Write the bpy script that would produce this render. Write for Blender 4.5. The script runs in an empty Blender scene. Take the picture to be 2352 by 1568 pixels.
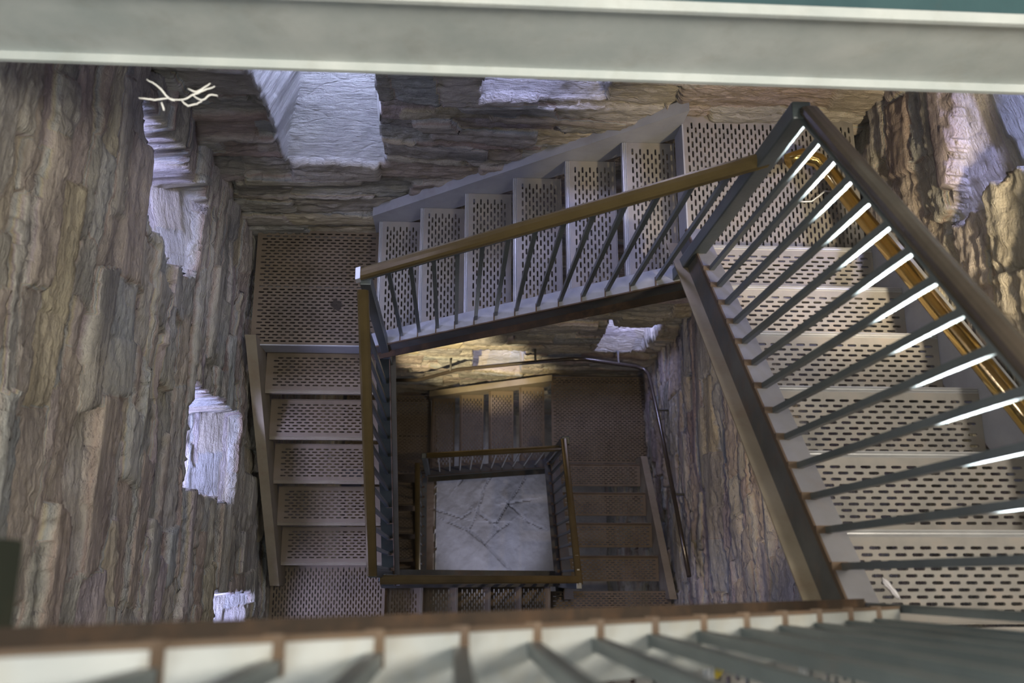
import bpy, bmesh, math, random
import numpy as np
from mathutils import Vector, Matrix

# ------------------------------------------------------------------ frame of reference
ZC = 10.30                      # lens height above the stone floor; heights below are written relative to the lens
sc = bpy.context.scene
COL = sc.collection
random.seed(5)

# ------------------------------------------------------------------ camera
cam = bpy.data.cameras.new('camera')
cam_o = bpy.data.objects.new('camera', cam)
COL.objects.link(cam_o)
R = Matrix(((0.9979595239793985, -0.0010108862396908426, 0.06384173092752547),
            (-0.014976477232575901, 0.968274231073591, 0.24944081175410765),
            (-0.06206845920847636, -0.24988795798888833, 0.9662833512089657)))
cam_o.matrix_world = Matrix.Translation((0, 0, ZC)) @ R.transposed().to_4x4()
cam.sensor_fit = 'HORIZONTAL'
cam.sensor_width = 36.0
cam.lens = 2118.16 / 2352 * 36
cam.clip_start = 0.02
cam.dof.use_dof = True
cam.dof.focus_distance = 4.2
cam.dof.aperture_fstop = 3.2
sc.camera = cam_o

# ------------------------------------------------------------------ world, view
w = bpy.data.worlds.new('sky')
sc.world = w
w.use_nodes = True
bg = w.node_tree.nodes['Background']
bg.inputs[0].default_value = (0.72, 0.70, 0.68, 1)
bg.inputs[1].default_value = 1.7
sc.view_settings.view_transform = 'Standard'
sc.view_settings.look = 'None'
sc.view_settings.exposure = 0.0
sc.view_settings.gamma = 1.0
sc.view_settings.use_curve_mapping = False
sc.cycles.max_bounces = 6
sc.cycles.sample_clamp_indirect = 4.0


def aim(o, frm, to):
    frm = Vector(frm) + Vector((0, 0, ZC))
    to = Vector(to) + Vector((0, 0, ZC))
    o.matrix_world = Matrix.Translation(frm) @ (to - frm).to_track_quat('-Z', 'Y').to_matrix().to_4x4()


def area(name, frm, to, sx, sy, power, color):
    l = bpy.data.lights.new(name, 'AREA')
    l.shape = 'RECTANGLE'
    l.size, l.size_y, l.energy, l.color = sx, sy, power, color
    o = bpy.data.objects.new(name, l)
    COL.objects.link(o)
    aim(o, frm, to)
    return o


def point(name, loc, power, color, rad):
    l = bpy.data.lights.new(name, 'POINT')
    l.energy, l.color, l.shadow_soft_size = power, color, rad
    o = bpy.data.objects.new(name, l)
    o.location = (loc[0], loc[1], loc[2] + ZC)
    COL.objects.link(o)
    return o


def spot(name, frm, to, power, color, rad, deg, blend):
    l = bpy.data.lights.new(name, 'SPOT')
    l.energy, l.color, l.shadow_soft_size = power, color, rad
    l.spot_size, l.spot_blend = math.radians(deg), blend
    o = bpy.data.objects.new(name, l)
    COL.objects.link(o)
    aim(o, frm, to)
    return o


DAY = (0.50, 0.54, 1.0)
WARM = (1.0, 0.82, 0.54)
# daylight in the window slits (each lamp fills the outer end of its embrasure)
area('window_or_added_light', (-1.52, 1.45, -3.20), (-1.22, 1.45, -3.85), .40, .40, 60, DAY)
area('window_or_added_light', (-1.52, .59, -4.10), (-1.22, .59, -4.75), .40, .40, 60, DAY)
area('window_or_added_light', (-1.52, -.30, -4.72), (-1.22, -.30, -5.4), .40, .40, 60, DAY)
area('window_or_added_light', (-.55, 2.33, -3.15), (-.55, 2.0, -3.85), .36, .40, 34, (.60, .66, 1.0))
area('window_or_added_light', (.35, 2.33, -2.65), (.35, 2.0, -3.3), .40, .40, 60, DAY)
area('window_or_added_light', (2.15, 1.45, -2.05), (1.85, 1.45, -2.7), .40, .40, 60, DAY)
area('window_or_added_light', (.38, 2.2, -7.55), (.38, 1.95, -8.2), .36, .36, 11, DAY)
area('window_or_added_light', (1.38, 2.2, -6.85), (1.38, 1.95, -7.4), .36, .36, 14, DAY)
area('added_low_light', (.40, -.70, -8.7), (.38, .95, -8.75), .6, .4, 7, (.80, .84, 1.0))  # added front light to brighten the lowest bars; no doorway built
# added warm lights, unseen, for the warm pools on landing, wall and treads
spot('added_warm_light', (1.50, .50, -1.62), (1.36, 1.56, -3.4), 150, WARM, .05, 50, .6)  # added to brighten the back right landing
point('added_warm_light', (1.46, .30, -.75), 9, WARM, .05)
spot('added_warm_light', (-.62, .60, -5.80), (.10, 1.87, -7.72), 640, (1, .82, .50), .03, 31, .5)  # added to wash the low back wall
spot('added_warm_light', (1.15, .50, -3.25), (1.15, .85, -8.0), 120, (1, .78, .50), .03, 60, .7)  # added to lift the deep right flight and landing
# sunbeam through the slit window behind the nearest flight
sun = area('sunbeam_window', (1.004, -.95, -.60), (1.004 - .15, .05, -.60 - .757), .35, .15, 46, (1, .98, .95))
sun.data.spread = math.radians(4)
# added light over the floor slab, then added upper lights, all unseen
spot('added_low_light', (.46, -.55, -8.75), (.40, .50, -10.3), 70, (.66, .70, 1.0), .12, 46, .6)  # added spot kept to the slab; no doorway built
area('window_or_added_light', (-.55, -.74, .35), (-.35, 1.1, -1.75), .5, .5, 40, (.86, .96, 1.0))  # added to brighten the cross beam; no window built
area('window_or_added_light', (1.55, .35, .55), (-1.1, .7, -3.4), .6, .6, 100, (1.0, .93, .82))  # added to brighten the left wall; no window built
area('window_or_added_light', (-1.0, .45, .30), (1.7, 1.3, -2.5), .6, .6, 46, (1.0, .91, .74))  # added to brighten the right wall; no window built

# ------------------------------------------------------------------ materials
def mat(name):
    m = bpy.data.materials.new(name)
    m.use_nodes = True
    nt = m.node_tree
    return m, nt, nt.nodes['Principled BSDF']


def N(nt, typ, **kw):
    n = nt.nodes.new(typ)
    for k, v in kw.items():
        if k in n.inputs.keys():
            n.inputs[k].default_value = v
        else:
            setattr(n, k, v)
    return n


def ramp(nt, stops, interp='LINEAR'):
    r = nt.nodes.new('ShaderNodeValToRGB')
    r.color_ramp.interpolation = interp
    e = r.color_ramp.elements
    while len(e) > 1:
        e.remove(e[-1])
    e[0].position, e[0].color = stops[0][0], (*stops[0][1], 1)
    for p, c in stops[1:]:
        x = e.new(p)
        x.color = (*c, 1)
    return r


def mixc(nt, fac, a, b, mode='MIX'):
    m = nt.nodes.new('ShaderNodeMix')
    m.data_type = 'RGBA'
    m.blend_type = mode
    L = nt.links.new
    for sock, v in ((m.inputs[0], fac), (m.inputs[6], a), (m.inputs[7], b)):
        if isinstance(v, (float, int)):
            sock.default_value = v
        elif isinstance(v, tuple):
            sock.default_value = (*v, 1)
        else:
            L(v, sock)
    return m.outputs[2]


def coords(nt, scale):
    tc = N(nt, 'ShaderNodeTexCoord')
    mp = N(nt, 'ShaderNodeMapping')
    mp.inputs['Scale'].default_value = scale
    nt.links.new(tc.outputs['Object'], mp.inputs['Vector'])
    return mp.outputs['Vector']


def noise(nt, vec, scale, detail=4, rough=.6):
    n = N(nt, 'ShaderNodeTexNoise')
    n.inputs['Scale'].default_value = scale
    n.inputs['Detail'].default_value = detail
    n.inputs['Roughness'].default_value = rough
    nt.links.new(vec, n.inputs['Vector'])
    return n.outputs['Fac']


def bump(nt, bsdf, h, strength, dist):
    b = N(nt, 'ShaderNodeBump')
    b.inputs['Strength'].default_value = strength
    b.inputs['Distance'].default_value = dist
    nt.links.new(h, b.inputs['Height'])
    nt.links.new(b.outputs['Normal'], bsdf.inputs['Normal'])


def stone_material(name):
    m, nt, b = mat(name)
    L = nt.links.new
    at = N(nt, 'ShaderNodeAttribute')
    at.attribute_name = 'stone'
    pl = N(nt, 'ShaderNodeAttribute')
    pl.attribute_name = 'plaster'
    r = ramp(nt, [(0, (.21, .21, .19)), (.14, (.30, .28, .25)), (.28, (.25, .195, .17)), (.42, (.31, .30, .275)),
                  (.56, (.25, .265, .265)), (.68, (.35, .31, .22)), (.80, (.28, .24, .25)), (.9, (.36, .345, .31)), (1, (.19, .185, .18))])
    L(at.outputs['Fac'], r.inputs[0])
    v1 = coords(nt, (1.7, 1.7, 7))
    v2 = coords(nt, (7, 7, 60))
    v3 = coords(nt, (1, 1, 1))
    n1, n2, n3 = noise(nt, v1, 1.6, 5), noise(nt, v2, 1.5, 5, .7), noise(nt, v3, 26, 5, .65)
    r1 = ramp(nt, [(.28, (.52, .51, .49)), (.5, (.97, .96, .94)), (.75, (1.45, 1.42, 1.35))])
    L(n1, r1.inputs[0])
    c = mixc(nt, .8, r.outputs[0], r1.outputs[0], 'MULTIPLY')
    r2 = ramp(nt, [(.3, (.66, .65, .64)), (.52, (1, 1, 1)), (.72, (1.3, 1.28, 1.24))])
    L(n2, r2.inputs[0])
    c = mixc(nt, .75, c, r2.outputs[0], 'MULTIPLY')
    r4 = ramp(nt, [(.42, (.0, .0, .0)), (.60, (1, 1, 1))])
    L(noise(nt, v3, 1.7, 3), r4.inputs[0])
    c2 = mixc(nt, .30, c, (.36, .31, .22), 'MIX')
    c = mixc(nt, r4.outputs[0], c, c2)
    rp = ramp(nt, [(.3, (.42, .42, .43)), (.7, (.56, .56, .56))])
    L(noise(nt, v3, 6, 5), rp.inputs[0])
    c = mixc(nt, pl.outputs['Fac'], c, rp.outputs[0])
    L(c, b.inputs['Base Color'])
    b.inputs['Roughness'].default_value = .88
    b.inputs['Specular IOR Level'].default_value = .25
    ma = N(nt, 'ShaderNodeMath', operation='MULTIPLY_ADD')
    L(n2, ma.inputs[0])
    ma.inputs[1].default_value = 1.3
    L(n3, ma.inputs[2])
    vo = N(nt, 'ShaderNodeTexVoronoi')
    vo.feature = 'DISTANCE_TO_EDGE'
    vo.inputs['Scale'].default_value = 1.0
    dm = N(nt, 'ShaderNodeVectorMath', operation='ADD')
    nv = N(nt, 'ShaderNodeTexNoise')
    nv.inputs['Scale'].default_value = 5
    L(v3, nv.inputs['Vector'])
    L(coords(nt, (2.0, 2.0, 6.5)), dm.inputs[0])
    ms = N(nt, 'ShaderNodeVectorMath', operation='SCALE')
    ms.inputs['Scale'].default_value = .45
    L(nv.outputs['Color'], ms.inputs[0])
    L(ms.outputs[0], dm.inputs[1])
    L(dm.outputs[0], vo.inputs['Vector'])
    rc = ramp(nt, [(0, (0, 0, 0)), (.03, (1, 1, 1))])
    L(vo.outputs['Distance'], rc.inputs[0])
    rk = ramp(nt, [(0, (.45, .42, .40)), (.02, (1, 1, 1))])
    L(vo.outputs['Distance'], rk.inputs[0])
    rm = ramp(nt, [(.45, (0, 0, 0)), (.62, (.6, .6, .6))])
    L(noise(nt, v3, 3.3, 4), rm.inputs[0])
    L(mixc(nt, rm.outputs[0], c, rk.outputs[0], 'MULTIPLY'), b.inputs['Base Color'])
    mb = N(nt, 'ShaderNodeMath', operation='MULTIPLY_ADD')
    L(rc.outputs[0], mb.inputs[0])
    mb.inputs[1].default_value = .22
    L(ma.outputs[0], mb.inputs[2])
    bump(nt, b, mb.outputs[0], 1.0, .013)
    return m


def paint(name, c1, c2, rust=(.13, .07, .035), amount=.35, rough=.5, metallic=0.0, scale=5, spec=.5):
    m, nt, b = mat(name)
    L = nt.links.new
    v = coords(nt, (1, 1, 1))
    r = ramp(nt, [(.3, c1), (.7, c2)])
    L(noise(nt, v, scale, 5), r.inputs[0])
    rr = ramp(nt, [(.60 - amount * .25, (0, 0, 0)), (.78, (1, 1, 1))])
    L(noise(nt, v, 9, 6, .7), rr.inputs[0])
    mm = N(nt, 'ShaderNodeMath', operation='MULTIPLY')
    L(rr.outputs[0], mm.inputs[0])
    mm.inputs[1].default_value = amount
    L(mixc(nt, mm.outputs[0], r.outputs[0], rust), b.inputs['Base Color'])
    b.inputs['Roughness'].default_value = rough
    b.inputs['Metallic'].default_value = metallic
    b.inputs['Specular IOR Level'].default_value = spec
    bump(nt, b, noise(nt, v, 70, 4), .12, .004)
    return m


M = {}
M['stone'] = stone_material('slate_masonry')
M['steel'] = paint('grey_painted_steel', (.21, .215, .23), (.30, .305, .32), amount=.25)
M['dark_steel'] = paint('dark_grey_steel', (.055, .056, .055), (.10, .10, .095), amount=.45, rough=.75, spec=.2)  # one even dark tone for webs, joists and brackets
M['baluster'] = paint('blue_grey_paint', (.055, .068, .072), (.085, .10, .105), amount=.15, rough=.3)
M['post'] = paint('dark_blue_grey_paint', (.035, .045, .048), (.06, .072, .075), amount=.15, rough=.35)
M['rust'] = paint('rusty_steel', (.06, .043, .032), (.10, .072, .05), amount=.4, rough=.85, spec=.2)
M['near_black'] = paint('near_black_steel', (.010, .012, .010), (.022, .026, .020), amount=.1, rough=.9, spec=.1)  # even near-black tone for one newel and a stringer flange
M['brown_steel'] = paint('brown_stained_steel', (.020, .014, .010), (.036, .026, .019), amount=.5, rough=.75, spec=.2)
M['tan'] = paint('stained_tan_steel', (.155, .13, .09), (.22, .19, .14), amount=.4, rough=.7, spec=.3)
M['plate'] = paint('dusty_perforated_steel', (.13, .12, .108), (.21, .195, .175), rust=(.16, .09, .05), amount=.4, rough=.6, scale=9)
M['dim_brown_plate'] = paint('dim_brown_dusty_plate', (.085, .064, .042), (.135, .104, .070), rust=(.06, .038, .024), amount=.5, rough=.65, scale=9, spec=.3)  # browner dust, plus the weak light of low flights put into the colour
M['nosing'] = paint('bare_nosing_steel', (.27, .27, .275), (.40, .40, .40), amount=.2, rough=.38, metallic=.3)
M['rail'] = paint('brown_lacquered_rail', (.10, .075, .034), (.15, .112, .05), amount=.1, rough=.25, metallic=.45)
M['dark_rail'] = paint('dark_brown_rail', (.040, .033, .027), (.065, .053, .042), amount=.1, rough=.22, metallic=.3)
M['brass'] = paint('polished_brass', (.62, .42, .13), (.72, .50, .17), amount=.05, rough=.16, metallic=1.0)
M['beam'] = paint('pale_green_grey_paint', (.33, .37, .37), (.45, .48, .475), rust=(.24, .23, .20), amount=.35, rough=.55)
M['pale_flange'] = paint('pale_grey_flange_paint', (.20, .215, .212), (.28, .29, .28), rust=(.20, .17, .11), amount=.5, rough=.6)
M['flange_lilac'] = paint('dull_lilac_grey_steel', (.12, .12, .13), (.18, .178, .19), amount=.25)
M['dark_patch'] = paint('dark_patch_tone', (.085, .072, .055), (.12, .10, .08), amount=.2, rough=.9, spec=.1)
M['teal'] = paint('teal_deck_paint', (.022, .055, .065), (.035, .08, .09), amount=.1)
M['flagstone'] = None
M['web'] = paint('cobweb_silk', (.75, .75, .72), (.8, .8, .78), amount=0, rough=.6)
M['feather'] = paint('white_feather', (.72, .70, .74), (.85, .83, .86), amount=0, rough=.7)
M['leaf'] = paint('yellow_leaf', (.75, .6, .04), (.8, .66, .06), amount=0, rough=.6)
M['end_cap'] = paint('zinc_end_cap', (.5, .52, .56), (.6, .62, .66), amount=.1, rough=.45, metallic=.4)


M['dark_patch'].node_tree.nodes['Principled BSDF'].inputs['Alpha'].default_value = .55


def floor_material():
    m, nt, b = mat('slate_flagstone')
    L = nt.links.new
    v = coords(nt, (1, 1, 1))
    r = ramp(nt, [(.3, (.26, .25, .24)), (.7, (.40, .39, .39))])
    L(noise(nt, v, 3.5, 6, .65), r.inputs[0])
    e, g = N(nt, 'ShaderNodeAttribute'), N(nt, 'ShaderNodeAttribute')
    e.attribute_name, g.attribute_name = 'earth', 'mortar'
    c = mixc(nt, e.outputs['Fac'], r.outputs[0], (.16, .115, .075))
    L(mixc(nt, g.outputs['Fac'], c, (.6, .56, .48)), b.inputs['Base Color'])
    b.inputs['Roughness'].default_value = .8
    bump(nt, b, noise(nt, v, 14, 6, .65), .6, .02)
    return m


M['flagstone'] = floor_material()

# ------------------------------------------------------------------ mesh helpers
def new_obj(name, me, m, parent=None, origin=(0, 0, 0)):
    if m is not None:
        me.materials.append(m)
    o = bpy.data.objects.new(name, me)
    COL.objects.link(o)
    if parent is not None:
        o.parent = parent
    return o


class Shape:
    """collects solids written in lens-relative coordinates, then links them as one mesh"""
    def __init__(self):
        self.bm = bmesh.new()

    def prism(self, p0, p1, lat, poly, up=(0, 0, 1)):
        p0, p1, lat, up = Vector(p0), Vector(p1), Vector(lat), Vector(up)
        a = [self.bm.verts.new(p0 + lat * s + up * v) for s, v in poly]
        b = [self.bm.verts.new(p1 + lat * s + up * v) for s, v in poly]
        n = len(poly)
        self.bm.faces.new(a)
        self.bm.faces.new(b[::-1])
        for i in range(n):
            self.bm.faces.new((a[i], b[i], b[(i + 1) % n], a[(i + 1) % n]))
        return self

    def rect(self, p0, p1, lat, s0, s1, v0, v1):
        return self.prism(p0, p1, lat, [(s0, v0), (s1, v0), (s1, v1), (s0, v1)])

    def box(self, x0, x1, y0, y1, z0, z1):
        return self.prism((x0, y0, 0), (x1, y0, 0), (0, 1, 0), [(0, z0), (y1 - y0, z0), (y1 - y0, z1), (0, z1)])

    def tube(self, pts, r, n=12, cap=True):
        pts = [Vector(p) for p in pts]
        rings = []
        ref = Vector((0, 0, 1))
        for i, p in enumerate(pts):
            t = (pts[min(i + 1, len(pts) - 1)] - pts[max(i - 1, 0)]).normalized()
            if abs(t.dot(ref)) > .95:
                ref = Vector((1, 0, 0))
            u = t.cross(ref).normalized()
            v = t.cross(u).normalized()
            rr = r[i] if isinstance(r, (list, tuple)) else r
            rings.append([self.bm.verts.new(p + (u * math.cos(k * 2 * math.pi / n) + v * math.sin(k * 2 * math.pi / n)) * rr) for k in range(n)])
        for a, b in zip(rings, rings[1:]):
            for k in range(n):
                f = self.bm.faces.new((a[k], a[(k + 1) % n], b[(k + 1) % n], b[k]))
                f.smooth = True
        if cap:
            self.bm.faces.new(rings[0][::-1])
            self.bm.faces.new(rings[-1])
        return self

    def done(self, name, m, parent=None, bevel=0.0):
        bm = self.bm
        bmesh.ops.recalc_face_normals(bm, faces=bm.faces)
        if bevel:
            bmesh.ops.bevel(bm, geom=[e for e in bm.edges if len(e.link_faces) == 2 and e.calc_face_angle(0) > .6],
                            offset=bevel, segments=2, affect='EDGES', profile=.5)
        off = Vector((0, 0, ZC))
        if parent is not None:
            off = off - Vector(parent.location) if parent.parent is None else off - Vector(parent.matrix_basis.translation) - Vector(parent.parent.location)
        bmesh.ops.translate(bm, verts=bm.verts, vec=off)
        me = bpy.data.meshes.new(name)
        bm.to_mesh(me)
        bm.free()
        return new_obj(name, me, m, parent)


def thing(name, label, cat, loc, group=None):
    o = bpy.data.objects.new(name, None)
    o.empty_display_size = .1
    COL.objects.link(o)
    o.location = (loc[0], loc[1], loc[2] + ZC)
    o['label'], o['category'] = label, cat
    if group:
        o['group'] = group
    return o


def tag(o, label, cat, group=None):
    o['label'], o['category'] = label, cat
    if group:
        o['group'] = group
    return o


SETTING = {'wall_left': ('long rough slate wall on the left with three bright window slits', 'wall'),
           'wall_back': ('rough slate wall behind the back flight with a plastered window recess', 'wall'),
           'wall_right': ('rough stone wall beside the right flight, gold-lit near its bright recess', 'wall'),
           'wall_front': ('slate wall behind the nearest flight, below the photographer', 'wall'),
           'floor': ('cracked grey slate slab at the bottom of the stairwell', 'floor')}


def structure(o):
    o['kind'] = 'structure'
    o['label'], o['category'] = SETTING[o.name]
    return o


# ------------------------------------------------------------------ masonry walls
def vnoise(rng, u, v):
    """smooth value noise, u and v already scaled to lattice units"""
    n = 256
    t = rng.random((n, n))
    iu, iv = np.floor(u).astype(int), np.floor(v).astype(int)
    fu, fv = u - iu, v - iv
    fu, fv = fu * fu * (3 - 2 * fu), fv * fv * (3 - 2 * fv)
    a, b = t[iu % n, iv % n], t[(iu + 1) % n, iv % n]
    c, d = t[iu % n, (iv + 1) % n], t[(iu + 1) % n, (iv + 1) % n]
    return (a * (1 - fu) + b * fu) * (1 - fv) + (c * (1 - fu) + d * fu) * fv - .5


def masonry(name, origin, U, inward, u0, u1, z0, z1, res, seed, niches=(), relief=1.0, batter=0.0):
    rng = np.random.default_rng(seed)
    us, zs = np.arange(u0, u1 + res, res), np.arange(z0, z1 + res, res)
    u, z = np.meshgrid(us, zs, indexing='ij')
    wz = z + .07 * vnoise(rng, u * 1.5, z * 1.2) + .03 * vnoise(rng, u * 4, z * 5) + .006 * vnoise(rng, u * 22, z * 22)
    rows = [z0 - .3]
    while rows[-1] < z1 + .3:
        rows.append(rows[-1] + rng.choice([.03, .06, .10, .15, .22], p=[.16, .22, .26, .22, .14]) * rng.uniform(.8, 1.2))
    rows = np.array(rows)
    ri = np.clip(np.searchsorted(rows, wz) - 1, 0, len(rows) - 2)
    dz = np.minimum(wz - rows[ri], rows[ri + 1] - wz)
    off, rnd, du = np.zeros_like(u), np.zeros_like(u), np.full_like(u, 9.0)
    for k in np.unique(ri):
        m = ri == k
        h = rows[k + 1] - rows[k]
        b = [u0 - rng.uniform(.1, .6)]
        while b[-1] < u1 + .1:
            b.append(b[-1] + rng.uniform(.14, .62) * (1.0 if h > .05 else 1.3))
        b = np.array(b)
        uu = u[m] + .05 * (wz[m] - rows[k]) / max(h, .03) * rng.uniform(-1, 1)
        bi = np.clip(np.searchsorted(b, uu) - 1, 0, len(b) - 2)
        so, sr, st = rng.normal(0, .011, len(b)), rng.random(len(b)), rng.normal(0, .12, len(b))
        off[m] = so[bi] + st[bi] * (wz[m] - rows[k] - h / 2) + rng.normal(0, .03, len(b))[bi] * (uu - b[bi])
        rnd[m] = sr[bi]
        du[m] = np.minimum(uu - b[bi], b[bi + 1] - uu)
    d = np.minimum(dz, du)
    disp = off - .010 * np.exp(-(d / .010) ** 2) * np.clip(.6 + 1.6 * vnoise(rng, u * 6, z * 8), 0, 1)
    def terrace(t, n):
        f = (t + .5) * n
        b = np.floor(f)
        return (b + np.clip((f - b - .82) / .18, 0, 1)) / n - .5
    disp += .030 * vnoise(rng, u * .9, z * 1.6)
    disp += .036 * terrace(vnoise(rng, u * 1.5, z * 6) + .25 * vnoise(rng, u * 6, z * 15), 6)
    disp += .015 * terrace(vnoise(rng, u * 3.6, z * 24) + .2 * vnoise(rng, u * 16, z * 40), 5)
    disp += .008 * terrace(vnoise(rng, u * 9, z * 60), 4) + .005 * vnoise(rng, u * 34, z * 45) + .004 * vnoise(rng, u * 70, z * 80)
    disp += .006 * vnoise(rng, u * 24, z * 32) + .006 * vnoise(rng, u * 55, z * 60)
    disp *= relief
    disp = np.where(disp > .018, .018 + .3 * (disp - .018), disp)
    disp += .035 * vnoise(rng, u * .5, z * .45)
    pl = np.zeros_like(u)
    for n in niches:
        e = n.get('rag', .03)
        ur = u + e * vnoise(rng, u * 9, z * 9) + e * .8 * vnoise(rng, u * 3, z * 25)
        zr = z + e * vnoise(rng, u * 12, z * 12) + e * 1.6 * vnoise(rng, u * 5, z * 3)
        uc = u - (n['u0'] + n['u1']) / 2
        sill, head = n['sill'] + n.get('stilt', 0) * uc, n['head'] + n.get('htilt', 0) * uc
        dep = np.minimum.reduce([(z - sill) * n.get('slope', .8) + .03 + .012 * vnoise(rng, u * 7, z * 7) + .006 * vnoise(rng, u * 30, z * 30),
                                 (ur - n['u0']) * n.get('j0', 14), (n['u1'] - ur) * n.get('j1', 14),
                                 (head - z - .3 * (zr - z)) * 20, np.full_like(u, n.get('depth', .42))])
        inside = (dep > 0) & (zr > sill)
        s = n.get('plaster', 0)
        disp = np.where(inside, disp * (.35 - .3 * s) - np.maximum(dep, 0), disp)
        pl = np.where(inside & (dep > .015), s, pl)
        rnd = np.where(inside & (s < .5), rnd * .4 + .5, rnd)
    disp = disp + batter * (z1 - z)
    O, Uv, Iv = np.array(origin), np.array(U), np.array(inward)
    P = O[None, None] + u[..., None] * Uv + z[..., None] * np.array([0, 0, 1.0]) + disp[..., None] * Iv
    P[..., 2] += ZC
    nu, nz = u.shape
    idx = np.arange(nu * nz).reshape(nu, nz)
    q = np.stack([idx[:-1, :-1], idx[1:, :-1], idx[1:, 1:], idx[:-1, 1:]], -1).reshape(-1, 4)
    if np.dot(np.cross(Uv, [0, 0, 1.0]), Iv) < 0:
        q = q[:, ::-1]
    me = bpy.data.meshes.new(name)
    me.vertices.add(nu * nz)
    me.vertices.foreach_set('co', P.reshape(-1).astype(np.float32))
    me.loops.add(q.size)
    me.loops.foreach_set('vertex_index', q.reshape(-1).astype(np.int32))
    me.polygons.add(len(q))
    me.polygons.foreach_set('loop_start', np.arange(0, q.size, 4, dtype=np.int32))
    me.polygons.foreach_set('use_smooth', np.ones(len(q), dtype=bool))
    for nm, arr in (('stone', rnd), ('plaster', pl)):
        a = me.attributes.new(nm, 'FLOAT', 'POINT')
        a.data.foreach_set('value', arr.reshape(-1).astype(np.float32))
    me.update()
    me.validate()
    return structure(new_obj(name, me, M['stone']))


XL, XR, YT, YB = -1.12, 1.71, 1.90, -.80
ZTOP = 1.4
masonry('wall_left', (XL, 0, 0), (0, 1, 0), (1, 0, 0), YB - .05, YT + .06, -ZC - .1, ZTOP, .010, 11, [
    dict(u0=1.24, u1=1.69, sill=-3.96, head=-3.17, slope=.75, rag=.06, stilt=-.3, htilt=.38, plaster=.35),
    dict(u0=.375, u1=.84, sill=-4.86, head=-4.03, slope=.75, rag=.03, plaster=.3),
    dict(u0=-.52, u1=-.06, sill=-5.46, head=-4.63, slope=.75, rag=.03, plaster=.3)])
masonry('wall_back', (0, YT, 0), (1, 0, 0), (0, -1, 0), XL - .06, XR + .06, -ZC - .1, ZTOP, .010, 23, [
    dict(u0=-.80, u1=-.335, sill=-3.97, head=-3.05, slope=.7, rag=.02, j0=2.3, j1=30, plaster=1),
    dict(u0=.10, u1=.60, sill=-3.36, head=-2.55, slope=.7, rag=.03, j0=8, j1=3, plaster=.5),
    dict(u0=.155, u1=.60, sill=-8.22, head=-7.42, slope=1.0, rag=.015, plaster=.12),
    dict(u0=1.16, u1=1.58, sill=-7.43, head=-6.66, slope=.8, rag=.015, plaster=.4)], batter=.008)
masonry('wall_right', (XR, 0, 0), (0, 1, 0), (-1, 0, 0), YB - .05, YT + .06, -ZC - .1, ZTOP, .010, 37, [
    dict(u0=1.20, u1=1.70, sill=-2.86, head=-1.95, slope=.55, rag=.09, stilt=.5, htilt=.5, plaster=.3)], relief=1.5)
masonry('wall_front', (0, YB, 0), (1, 0, 0), (0, 1, 0), XL - .06, XR + .06, -ZC - .1, ZTOP, .03, 41, [dict(u0=.80, u1=1.45, sill=-.78, head=-.25, slope=3, depth=.30)])

# floor: one cracked slab of slate
def make_floor():
    rng = np.random.default_rng(3)
    res = .014
    us, vs = np.arange(XL - .3, XR + .3, res), np.arange(YB - .2, YT + .3, res)
    x, y = np.meshgrid(us, vs, indexing='ij')
    h = .02 * vnoise(rng, x * 2 + y, y * 2 - x) + .010 * vnoise(rng, (x + y) * 3, (y - x) * 12) + .005 * vnoise(rng, x * 30, y * 30)
    ex = x + .185 + .02 * vnoise(rng, x * 3, y * 6) + .008 * vnoise(rng, x * 20, y * 25)
    h = np.where(ex < 0, h - .05, h)
    cracks = [[(-.05, .62), (.18, .52), (.36, .38), (.52, .22), (.66, .08), (.76, -.1)], [(.50, .62), (.62, .82), (.78, 1.05), (.9, 1.3)],
              [(.05, 1.0), (.30, 1.35)], [(.2, .55), (.28, .72), (.36, 1.0), (.5, 1.25)], [(.36, .38), (.5, .52), (.62, .60)], [(.28, .72), (.42, .62), (.5, .62), (.62, .82), (.86, .86)],
              [(.62, .82), (.84, .62), (1.0, .55)], [(-.2, .75), (.1, .66), (.2, .72)]]
    for c in cracks:
        for (ax, ay), (bx, by) in zip(c, c[1:]):
            t = np.clip(((x - ax) * (bx - ax) + (y - ay) * (by - ay)) / ((bx - ax) ** 2 + (by - ay) ** 2), 0, 1)
            dd = np.hypot(x - ax - t * (bx - ax), y - ay - t * (by - ay)) + .012 * vnoise(rng, x * 14, y * 14)
            side = np.sign((bx - ax) * (y - ay) - (by - ay) * (x - ax))
            h += .009 * side * np.exp(-(dd / .10) ** 2) - .022 * np.exp(-(dd / .009) ** 2)
    P = np.stack([x, y, h], -1)
    nu, nz = x.shape
    idx = np.arange(nu * nz).reshape(nu, nz)
    q = np.stack([idx[:-1, :-1], idx[1:, :-1], idx[1:, 1:], idx[:-1, 1:]], -1).reshape(-1, 4)
    me = bpy.data.meshes.new('floor')
    me.from_pydata(P.reshape(-1, 3).tolist(), [], q.tolist())
    for nm, arr in (('earth', (ex < 0) * 1.0), ('mortar', (np.abs(ex) < .010) * 1.0)):
        me.attributes.new(nm, 'FLOAT', 'POINT').data.foreach_set('value', arr.reshape(-1).astype(np.float32))
    me.update()
    structure(new_obj('floor', me, M['flagstone']))


make_floor()

# ------------------------------------------------------------------ perforated plate and treads
PITCH, ROW, SL, SW = .0432, .0168, .030, .0082


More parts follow.
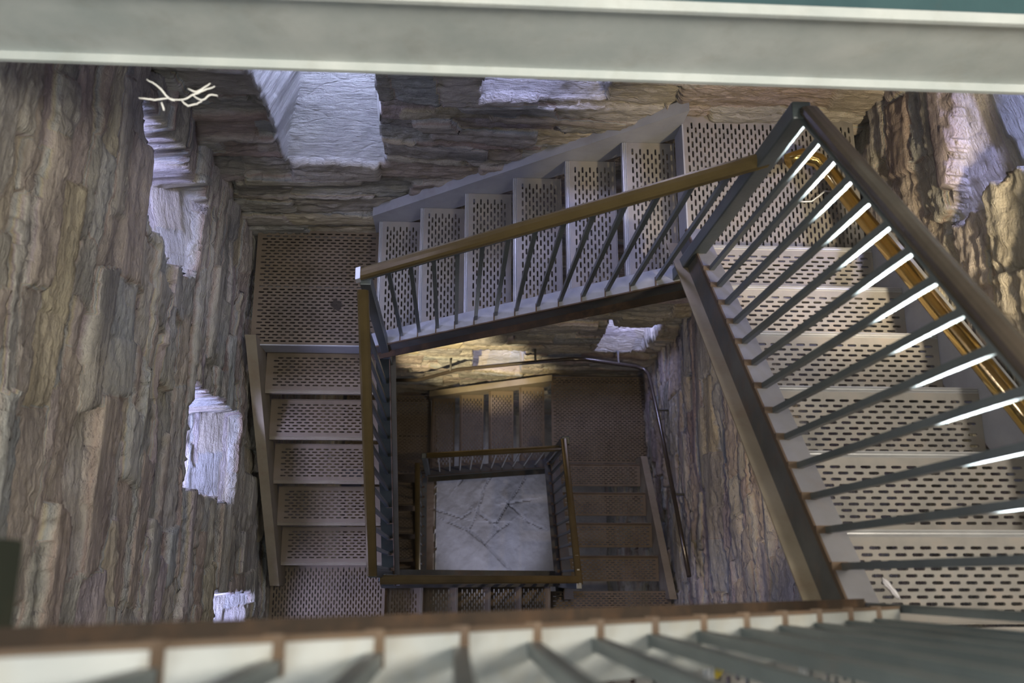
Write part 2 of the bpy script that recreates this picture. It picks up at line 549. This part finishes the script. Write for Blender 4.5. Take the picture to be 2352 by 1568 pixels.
def plate_bm(bm, L, W, x0=0.0, y0=0.0, drop=.007, along_x=True):
    """slotted sheet: slots run along the first axis, rows step along the second; top at z=0"""
    def V(a, b, z):
        return bm.verts.new((x0 + a, y0 + b, z) if along_x else (x0 + b, y0 + a, z))
    A, B = (L, W) if along_x else (W, L)
    mg = .010
    nr = int((B - 2 * mg) // ROW)
    m0 = (B - nr * ROW) / 2
    def quad(a0, a1, b0, b1):
        bm.faces.new((V(a0, b0, 0), V(a1, b0, 0), V(a1, b1, 0), V(a0, b1, 0)))
    quad(0, A, 0, m0)
    quad(0, A, B - m0, B)
    nc = int((A - 2 * mg - PITCH / 2) // PITCH)
    s0 = (A - (nc + .5) * PITCH) / 2
    arc = [(math.cos(t), math.sin(t)) for t in np.linspace(-math.pi / 2, math.pi / 2, 5)]
    slot = [(SL / 2 - SW / 2 + c * SW / 2, s * SW / 2) for c, s in arc] + [(-SL / 2 + SW / 2 - c * SW / 2, -s * SW / 2) for c, s in arc]
    for r in range(nr):
        b0 = m0 + r * ROW
        st = s0 + (r % 2) * PITCH / 2
        quad(0, st, b0, b0 + ROW)
        quad(st + nc * PITCH, A, b0, b0 + ROW)
        for c in range(nc):
            a0 = st + c * PITCH
            cx, cy = a0 + PITCH / 2, b0 + ROW / 2
            t = [V(cx + p, cy + q, 0) for p, q in slot]
            e = [V(cx + p * .97, cy + q * .9, -drop) for p, q in slot]
            k = [V(a0 + PITCH, b0, 0), V(a0 + PITCH, b0 + ROW, 0), V(a0, b0 + ROW, 0), V(a0, b0, 0)]
            bm.faces.new((k[0], k[1], t[4], t[3], t[2], t[1], t[0]))
            bm.faces.new((k[1], k[2], t[5], t[4]))
            bm.faces.new((k[2], k[3], t[9], t[8], t[7], t[6], t[5]))
            bm.faces.new((k[3], k[0], t[0], t[9]))
            for i in range(10):
                bm.faces.new((t[i], t[(i + 1) % 10], e[(i + 1) % 10], e[i]))


def plate_mesh(name, L, W, along_x=True):
    bm = bmesh.new()
    plate_bm(bm, L, W, along_x=along_x)
    bmesh.ops.remove_doubles(bm, verts=bm.verts, dist=1e-5)
    bmesh.ops.recalc_face_normals(bm, faces=bm.faces)
    me = bpy.data.meshes.new(name)
    bm.to_mesh(me)
    bm.free()
    return me


def tread_meshes(L, W, pm='plate', nm='nosing'):
    """tread runs 0..L along x; front edge y=0, climbs towards +y; returns plate and nosing meshes"""
    bm = bmesh.new()
    nz = .018
    plate_bm(bm, L, W - nz, 0, nz)
    def bx(x0, x1, y0, y1, z0, z1):
        v = [bm.verts.new((x, y, z)) for z in (z0, z1) for x, y in ((x0, y0), (x1, y0), (x1, y1), (x0, y1))]
        for f in ((0, 3, 2, 1), (4, 5, 6, 7), (0, 1, 5, 4), (1, 2, 6, 5), (2, 3, 7, 6), (3, 0, 4, 7)):
            bm.faces.new([v[i] for i in f])
    bx(0, L, W, W + .004, -.030, .010)
    bx(-.002, 0, nz, W, -.03, 0)
    bx(L, L + .002, nz, W, -.03, 0)
    bmesh.ops.recalc_face_normals(bm, faces=bm.faces)
    me = bpy.data.meshes.new('tread')
    bm.to_mesh(me)
    bm.free()
    me.materials.append(M[pm])
    bm = bmesh.new()
    prof = [(0, -.034), (0, 0), (.004, .002), (.006, -.0015), (.008, .002), (.011, .002), (.013, -.0015), (.015, .002), (.018, 0), (.018, -.004), (.004, -.004), (.004, -.034)]
    a = [bm.verts.new((0, y, z)) for y, z in prof]
    b = [bm.verts.new((L, y, z)) for y, z in prof]
    for i in range(len(prof)):
        j = (i + 1) % len(prof)
        bm.faces.new((a[i], a[j], b[j], b[i]))
    bm.faces.new(a)
    bm.faces.new(b[::-1])
    bmesh.ops.recalc_face_normals(bm, faces=bm.faces)
    mn = bpy.data.meshes.new('nosing')
    bm.to_mesh(mn)
    bm.free()
    mn.materials.append(M[nm])
    return me, mn


def flight(label, a, outer, first, n, g, r, L, depth, ztop0, ext0=.10, ext1=.10, pm='plate', nm='nosing', flm='steel', om='steel', foot=.068, webm='dark_steel', footm='tan', offs=.052, group='flights of the metal staircase'):
    """a: climbing direction; outer: point on the outer tread edge at the first nosing; first=0 for that tread.
    Treads are built from the outer edge towards the well."""
    a = Vector((a[0], a[1], 0))
    inw = Vector((a.y, -a.x, 0))                # from the outer wall to the well
    th = math.atan2(-a.x, a.y)
    P = Vector(outer)
    mid = P + a * g * n / 2
    t = thing('stair_flight', label, 'stairs', (mid.x, mid.y, P.z), group)
    tm, nmesh = tread_meshes(L, depth, pm, nm)
    for k in range(n):
        q = P + a * g * k
        o = bpy.data.objects.new('tread', tm)
        COL.objects.link(o)
        o.parent = t
        o.location = Vector((q.x, q.y, P.z + r * k)) - Vector((mid.x, mid.y, P.z))
        o.rotation_euler = (0, 0, th)
        e = bpy.data.objects.new('nosing', nmesh)
        COL.objects.link(e)
        e.parent = o
    sl = r / g
    def line(s, e0, e1):                         # nosing line at lateral offset s from the outer edge
        p0 = P + inw * s - a * e0 + Vector((0, 0, -e0 * sl))
        p1 = P + inw * s + a * (g * n + e1) + Vector((0, 0, (g * n + e1) * sl))
        return p0, p1
    # inner stringer: Z section, top flange towards the treads, foot flange towards the well
    p0, p1 = line(L + offs, ext0, ext1)
    zt = ztop0
    Shape().rect(p0, p1, -inw, -.023, .045, zt - .008, zt).done('stringer_top_flange', M[flm], t)
    Shape().rect(p0, p1, -inw, -.023, -.015, zt - .155, zt - .0085).done('inner_stringer', M[webm], t)
    Shape().rect(p0, p1, -inw, -.029, -.0235, zt - .02, zt + .002).done('stringer_edge', M['rust'], t)
    Shape().rect(p0, p1, -inw, -foot, -.015, zt - .163, zt - .1555).done('stringer_foot_flange', M[footm], t)
    # outer stringer
    p0, p1 = line(0, ext0, ext1)
    Shape().rect(p0, p1, inw, -.010, -.003, -.15, .088).done('outer_stringer', M[om], t)
    Shape().rect(p0, p1, inw, -.058, -.003, .0885, .096).done('outer_flange', M[om], t)
    return t


RAILPROF = [(-.016, 0), (-.022, .006), (-.024, .014), (-.021, .017), (-.024, .020), (-.022, .032), (-.014, .040), (0, .043),
            (.014, .040), (.022, .032), (.024, .020), (.021, .017), (.024, .014), (.022, .006), (.016, 0)]


def balustrade(label, p0, p1, n0, spacing, count, H, zt, base_slope, toward_treads, rail0, rail1, posts=(), caps=False, size=.016, feet=True, postm='post', barm='baluster', railm='rail'):
    """p0,p1 unused ends; balusters start at n0 (on the stringer top), step along direction spacing (Vector), rise H"""
    t = thing('balustrade', label, 'balustrade', n0, 'balustrades around the stairwell')
    rail0, rail1 = Vector(rail0), Vector(rail1)
    d = Vector((rail1.x - rail0.x, rail1.y - rail0.y, 0)).normalized()
    lat = Vector((-d.y, d.x, 0))
    h = Shape().prism(rail0 + Vector((0, 0, .010)), rail1 + Vector((0, 0, .010)), lat, RAILPROF).done('handrail', M[railm], t)
    Shape().rect(rail0 + d * .01, rail1 - d * .01, lat, -.019, .019, 0, .0095).done('rail_bar', M['baluster'], t)
    if caps:
        e = rail0 - (rail1 - rail0).normalized() * .028
        Shape().rect(e, rail0, lat, -.025, .025, .004, .054).done('end_cap', M['end_cap'], h, .002)
    for k in range(count):
        b = Vector(n0) + Vector(spacing) * k
        s = size / 2
        o = Shape().box(b.x - s, b.x + s, b.y - s, b.y + s, b.z - .002, b.z + H).done('baluster', M[barm], t)
        if feet:
            tt = Vector(toward_treads)
            q0 = b - tt * .030 + Vector((0, 0, .0005))
            q1 = b + tt * .008 + Vector((0, 0, .0005))
            dz = Vector(spacing).normalized() * .010
            la = Vector((-tt.y, tt.x, 0))
            Shape().rect(q0, q1, la, -.010, .010, -.004, .005).done('weld_foot', M['rust'], o)
    for (x, y, z0, z1, sz) in posts:
        s = sz / 2
        Shape().box(x - s, x + s, y - s, y + s, z0, z1).done('newel_post', M[postm], t, .004)
    return t


def landing(label, x0, x1, y0, y1, z, slots_along_x, fascia=(), pm='plate', group='metal landings of the staircase'):
    t = thing('stair_landing', label, 'landing', ((x0 + x1) / 2, (y0 + y1) / 2, z), group)
    me = plate_mesh('deck_plate', x1 - x0, y1 - y0, True) if slots_along_x else plate_mesh('deck_plate', x1 - x0, y1 - y0, False)
    o = new_obj('deck_plate', me, M[pm], t)
    o.location = (x0 - (x0 + x1) / 2, y0 - (y0 + y1) / 2, 0)
    for f in fascia:
        if f[0] == 'y':                 # face along x at y
            Shape().box(f[2], f[3], f[1] - .006, f[1], z - f[4], z + .004).done('edge_fascia', M['steel'], t)
        else:
            Shape().box(f[1] - .006, f[1], f[2], f[3], z - f[4], z + .004).done('edge_fascia', M['steel'], t)
    # joists under the deck
    for y in (y0 + .03, (y0 + y1) / 2, y1 - .03):
        Shape().box(x0 + .01, x1 - .01, y - .005, y + .005, z - .12, z - .009).done('deck_joist', M['dark_steel'], t)
    return t


def patch(parent, x, y, z, r, seed):  # irregular dark see-through patch laid on a deck
    rr = random.Random(seed)
    s = Shape()
    a = [s.bm.verts.new((x + math.cos(k * math.pi / 12) * r * rr.uniform(.55, 1.15), y + math.sin(k * math.pi / 12) * r * rr.uniform(.55, 1.15), z)) for k in range(24)]
    s.bm.faces.new(a)
    bmesh.ops.solidify(s.bm, geom=s.bm.faces[:], thickness=.0008)
    s.done('patch', M['dark_patch'], parent)['label'] = 'dark round patch'


G, RI = .2233, .1963
SLOPE = RI / G
# ---- upper turn
flight('upper flight of six perforated treads climbing along the back wall, blue-lit', (1, 0), (-.406, 1.832, -4.598), 0, 6, G, RI, .622, .222, .075, .03, .0, footm='brown_steel', foot=.055)
flight('topmost wide flight under the brass tube, climbing towards the photographer beside the right wall', (0, -1), (1.597, 1.236, -3.258), 0, 6, G, RI, .648, .222, .075, .05, .05, flm='flange_lilac')
flight('dim flight of brown treads along the left wall, left of the stairwell', (0, 1), (-1.02, .0856, -5.760), 0, 5, G, RI, .600, .222, .075, .12, .02, pm='dim_brown_plate', nm='tan', flm='near_black', om='tan', footm='flange_lilac', foot=.050)
flight('nearest flight, its treads only showing along the bottom edge', (-1, 0), (.857, -.735, -1.884), 0, 6, G, RI, .615, .222, .075, .02, .10, flm='pale_flange', foot=.040, webm='brown_steel', footm='brown_steel', offs=.040)
patch(landing('brown landing in the back left corner with a dark round patch', -1.075, -.412, 1.202, 1.845, -4.785, True, [('y', 1.202, -1.075, -.40, .15)], pm='dim_brown_plate'), -.630, 1.425, -4.7843, .036, 4)
landing('brightest landing in the back right corner, lit gold, beside the tall newel post', .936, 1.665, 1.240, 1.885, -3.445, False, [('x', .936, 1.2, 1.88, .12)])
landing('half-hidden landing at the foot of the left wall, blue-lit', -1.11, -.408, -.78, .10, -5.957, False, pm='dim_brown_plate')
landing('landing at the bottom right, almost wholly behind the nearest balusters', .88, 1.665, -.78, -.104, -2.080, True)

XB = .897
Lz = Vector((0, 0, 1))
balustrade('long balustrade with brown rail descending beside the right flight, its bars lit white', None, None, (XB, 1.0571, -3.0237), (0, -.0857, .0857 * .8793), 14, 1.0, 0, 0,
           (1, 0, 0), (XB, 1.165, -3.0237 + 1 - .1079 * .8793), (XB, -.09, -3.0237 + 1 + 1.1471 * .8793), posts=[(.880, 1.165, -3.52, -2.09, .050)], railm='dark_rail')
balustrade('balustrade of the blue-lit back flight, brown rail with a bright end cap', None, None, (-.2607, 1.1622, -4.4046), (.0888, 0, .0888 * .8793), 13, 1.0, 0, 0,
           (0, 1, 0), (-.372, 1.1622, -4.4046 + 1 - .1113 * .8793), (.885, 1.1622, -4.4046 + 1 + 1.1457 * .8793), posts=[(-.355, 1.150, -4.92, -3.50, .045)], caps=True)
XW = -.368
balustrade('brown balustrade along the stairwell side of the left flight', None, None, (XW, .06, -5.705), (0, .0875, .0875 * .84), 12, 1.22, 0, 0,
           (-1, 0, 0), (XW, .015, -4.50), (XW, 1.115, -3.575), posts=[(XW, .03, -6.1, -4.48, .04)], barm='post')
balustrade('nearest balustrade, blurred bars crowding along the bottom of the view', None, None, (-.2515, -.0790, -.8396), (.0875, 0, -.0875 * .8793), 13, 1.0, 0, 0,
           (0, -1, 0), (-.34, -.0790, -.8396 + 1 + .0885 * .8793), (.80, -.0790, -.8396 + 1 - 1.0515 * .8793), posts=[(-.437, -.007, -.90, .30, .086)], postm='near_black', barm='post')

# ---- lower turn
GL = .2263
flight('lower flight dropping to the right under the dark channel at the bottom', (-1, 0), (.726, -.70, -6.940), 0, 5, GL, RI, .66, .222, .070, .05, .02, pm='dim_brown_plate', nm='tan', flm='dark_steel', om='tan', footm='dark_steel', offs=.035)
landing('dim low landing below the right end of the bottom channel', .74, 1.66, -.78, -.085, -7.135, True, pm='dim_brown_plate')
flight('low flight of dim treads beside the right wall, deep in the shaft', (0, -1), (1.615, .97, -7.921), 0, 4, .263, RI, .70, .19, .070, .06, .06, pm='dim_brown_plate', nm='dim_brown_plate', flm='dark_steel', om='tan', footm='dark_steel')
landing('dark low landing in the deep back right corner crossed by a shadow', .875, 1.74, 1.00, 1.78, -8.117, True, pm='dim_brown_plate')
flight('lowest visible flight of four brown treads under the back wall', (1, 0), (-.215, 1.715, -8.905), 0, 4, .272, RI, .68, .225, .070, .02, .0, pm='dim_brown_plate', nm='dim_brown_plate', flm='dark_steel', om='tan', footm='dark_steel')
landing('black unlit landing in the deep back left corner', -1.06, -.225, 1.00, 1.78, -9.10, True, pm='dim_brown_plate')
flight('deepest flight, hidden in gloom left of the stone slab', (0, 1), (-1.0, -.09, -10.08), 0, 4, .272, RI, .62, .225, .070, .02, .02, pm='dim_brown_plate', nm='dim_brown_plate', flm='dark_steel', om='tan', footm='dark_steel')
SB = .0875
balustrade('low balustrade with gleaming brown rail just above the stone slab', None, None, (-.33, .0, -5.88), (SB, 0, -SB * .8674), 13, .91, 0, 0,
           (0, -1, 0), (-.36, .0, -4.92), (.80, .0, -5.98), posts=[(-.352, .01, -6.1, -4.93, .04)], barm='post')
balustrade('dark low balustrade right of the stone slab', None, None, (.835, .96, -7.86), (0, -.09, .09 * .746), 12, .98, 0, 0,
           (1, 0, 0), (.835, 1.03, -6.93), (.835, -.03, -6.20), posts=[(.85, 1.02, -8.2, -6.90, .06), (.83, -.04, -7.3, -6.15, .04)], barm='post')
balustrade('lowest balustrade with pale thin bars behind the stone slab', None, None, (-.12, .985, -8.72), (.094, 0, .094 * .62), 11, 1.05, 0, 0,
           (0, 1, 0), (-.215, .985, -7.62), (.86, .985, -7.10), posts=[(-.235, .985, -8.95, -7.60, .045)], barm='nosing', size=.010, feet=False)
balustrade('paired dark rails left of the stone slab', None, None, (-.30, .06, -9.62), (0, .09, .09 * .72), 11, 1.0, 0, 0,
           (-1, 0, 0), (-.30, -.02, -8.66), (-.30, .96, -7.92), posts=[], barm='post')

# ------------------------------------------------------------------ cross beam under the top of the shaft
t = thing('steel_beam', 'pale thick painted beam spanning the whole top of the view', 'beam', (.2, 1.12, -1.87))
Shape().box(-1.22, 1.80, 1.125, 1.137, -1.868, -1.615).done('beam_web', M['beam'], t)
Shape().box(-1.22, 1.80, 1.105, 1.175, -1.880, -1.868).done('bottom_flange', M['beam'], t)
Shape().box(-1.22, 1.80, 1.105, 1.128, -1.615, -1.603).done('top_flange', M['beam'], t)
Shape().box(-1.22, 1.80, 1.1285, 1.45, -1.612, -1.606).done('deck_edge', M['teal'], t)

# ------------------------------------------------------------------ tubes on the walls
t = thing('brass_tube', 'shiny golden tube running down beside the right wall', 'rail', (1.58, .9, -2.85))
pts = [(1.33, 1.63, -3.34), (1.39, 1.655, -3.335), (1.45, 1.63, -3.325), (1.50, 1.55, -3.31), (1.53, 1.45, -3.27), (1.555, 1.32, -3.19),
       (1.565, 1.15, -3.05), (1.568, .9, -2.83), (1.57, .45, -2.43), (1.57, .0, -2.03)]
Shape().tube(pts, .031, 20).done('tube', M['brass'], t)

t = thing('wall_handrail', 'dark tubular handrail bent around the deep back right corner', 'handrail', (.5, 1.72, -7.7))
pts = [(-.56, 1.715, -8.07), (-.33, 1.715, -8.05), (-.26, 1.715, -7.98), (-.20, 1.715, -7.90), (.03, 1.715, -7.60), (.50, 1.715, -7.36), (.93, 1.715, -7.17), (1.05, 1.715, -7.17), (1.50, 1.715, -7.40),
       (1.58, 1.70, -7.42), (1.60, 1.64, -7.35), (1.60, 1.55, -7.27), (1.60, 1.0, -6.90), (1.60, .5, -6.60), (1.60, .02, -6.32)]
Shape().tube(pts, .016, 12).done('tube', M['dark_rail'], t)
for x, z in ((-.03, -7.66), (.66, -7.28), (1.35, -7.31)):
    Shape().tube([(x, 1.715, z), (x, 1.76, z - .03), (x, 1.83, z - .03)], .009, 8).done('bracket', M['dark_steel'], t)
for y, z in ((1.3, -7.10), (.6, -6.66)):
    Shape().tube([(1.60, y, z), (1.64, y, z - .03), (1.70, y, z - .03)], .009, 8).done('bracket', M['dark_steel'], t)

# ------------------------------------------------------------------ added lamp shades, covering the added lights from above
def added_shade(label, x, y, z, k=.06):
    t = thing('added_lamp_shade', label, 'lamp', (x, y, z + .05))
    s = Shape()
    s.box(x - k, x + k, y - k, y + k, z + .05, z + .058)
    s.box(x - k, x - k + .006, y - k, y + k, z + .015, z + .05)
    s.box(x + k - .006, x + k, y - k, y + k, z + .015, z + .05)
    s.box(x - k + .006, x + k - .006, y + k - .006, y + k, z + .015, z + .05)
    s.done('shade', M['dark_steel'], t)


added_shade('small added lamp shade, unseen under the treads of the left flight', -.62, .60, -5.80)
added_shade('small added lamp shade, unseen under the treads of the right flight', 1.15, .50, -3.25)

# ------------------------------------------------------------------ small things
def web():
    s = Shape()
    rr = random.Random(8)
    base = Vector((-.70, 1.09, -1.90))
    for path in ([(0, 0), (.03, -.02), (.045, -.045), (.06, -.05)], [(.045, -.045), (.075, -.05), (.10, -.035), (.13, -.02), (.15, -.012)], [(.03, -.055), (.035, -.075)],
                 [(-.02, -.045), (.01, -.05), (.045, -.045)], [(.10, -.035), (.12, -.05), (.14, -.03), (.155, -.035)], [(.075, -.05), (.09, -.065), (.12, -.05)], [(.09, -.02), (.11, -.03), (.14, -.005)]):
        for _ in range(2):
            path = [path[0]] + [((1 - q) * a[0] + q * b[0], (1 - q) * a[1] + q * b[1]) for a, b in zip(path, path[1:]) for q in (.25, .75)] + [path[-1]]
        s.tube([base + Vector((x, y * .8 + rr.uniform(-.001, .001), y * .4 - .01 + rr.uniform(-.001, .001))) for x, y in path], [.0007 + .0014 * math.sin(3.0 * (i + .25) / len(path)) for i in range(len(path))], 6)
    tag(s.done('cobweb', M['web']), 'white tangle of cobweb hanging under the pale beam at upper left', 'cobweb')


web()


def feather():
    t = thing('feather', 'small white feather lying on the large bright tread nearest the lens', 'feather', (1.076, -.023, -2.2765))
    c = Vector((1.076, -.023, -2.2745))
    d = Vector((.62, -.78, 0)).normalized()
    n = Vector((-d.y, d.x, 0))
    s = Shape()
    top, bot = [], []
    ws = [.0015, .006, .0075, .006, .005, .0065, .006, .004, .001]
    for i, wd in enumerate(ws):
        p = c + d * (.062 * (i / 8 - .5)) + Vector((0, 0, .003 * math.sin(i / 8 * 3.1)))
        top.append((p + n * wd, p - n * wd))
    bm = s.bm
    rows = [[bm.verts.new(a), bm.verts.new((a + b) / 2 + Vector((0, 0, .0025))), bm.verts.new(b)] for a, b in top]
    for a, b in zip(rows, rows[1:]):
        bm.faces.new((a[0], a[1], b[1], b[0]))
        bm.faces.new((a[1], a[2], b[2], b[1]))
    r = bmesh.ops.solidify(bm, geom=bm.faces[:], thickness=.0012)
    s.done('vane', M['feather'], t)
    Shape().tube([c - d * .034 + Vector((0, 0, .003)), c + Vector((0, 0, .0065)), c + d * .030 + Vector((0, 0, .003))], .0011, 6).done('quill', M['feather'], t)


feather()


def leaf():
    c = Vector((.457, -.155, -1.686))
    s = Shape()
    bm = s.bm
    out = [(.024, 0), (.012, .010), (.004, .021), (-.006, .009), (-.021, .012), (-.012, -.002), (-.018, -.014), (-.002, -.010), (.012, -.014)]
    a = [bm.verts.new(c + Vector((x, y, .002 + .06 * abs(y)))) for x, y in out]
    m = bm.verts.new(c + Vector((0, 0, .004)))
    for i in range(len(a)):
        bm.faces.new((a[i], a[(i + 1) % len(a)], m))
    bmesh.ops.solidify(bm, geom=bm.faces[:], thickness=.001)
    tag(s.done('leaf', M['leaf']), 'tiny yellow dry leaf on a tread behind the nearest balusters', 'leaf')


leaf()


def strip():
    pts = [(1.395, 1.50, -3.435), (1.42, 1.497, -3.432), (1.45, 1.497, -3.425), (1.475, 1.515, -3.412), (1.50, 1.535, -3.405), (1.525, 1.535, -3.41)]
    tag(Shape().tube(pts, .004, 8).done('wire', M['end_cap']), 'thin pale bent wire lying on the gold-lit landing by the brass tube', 'wire')


strip()
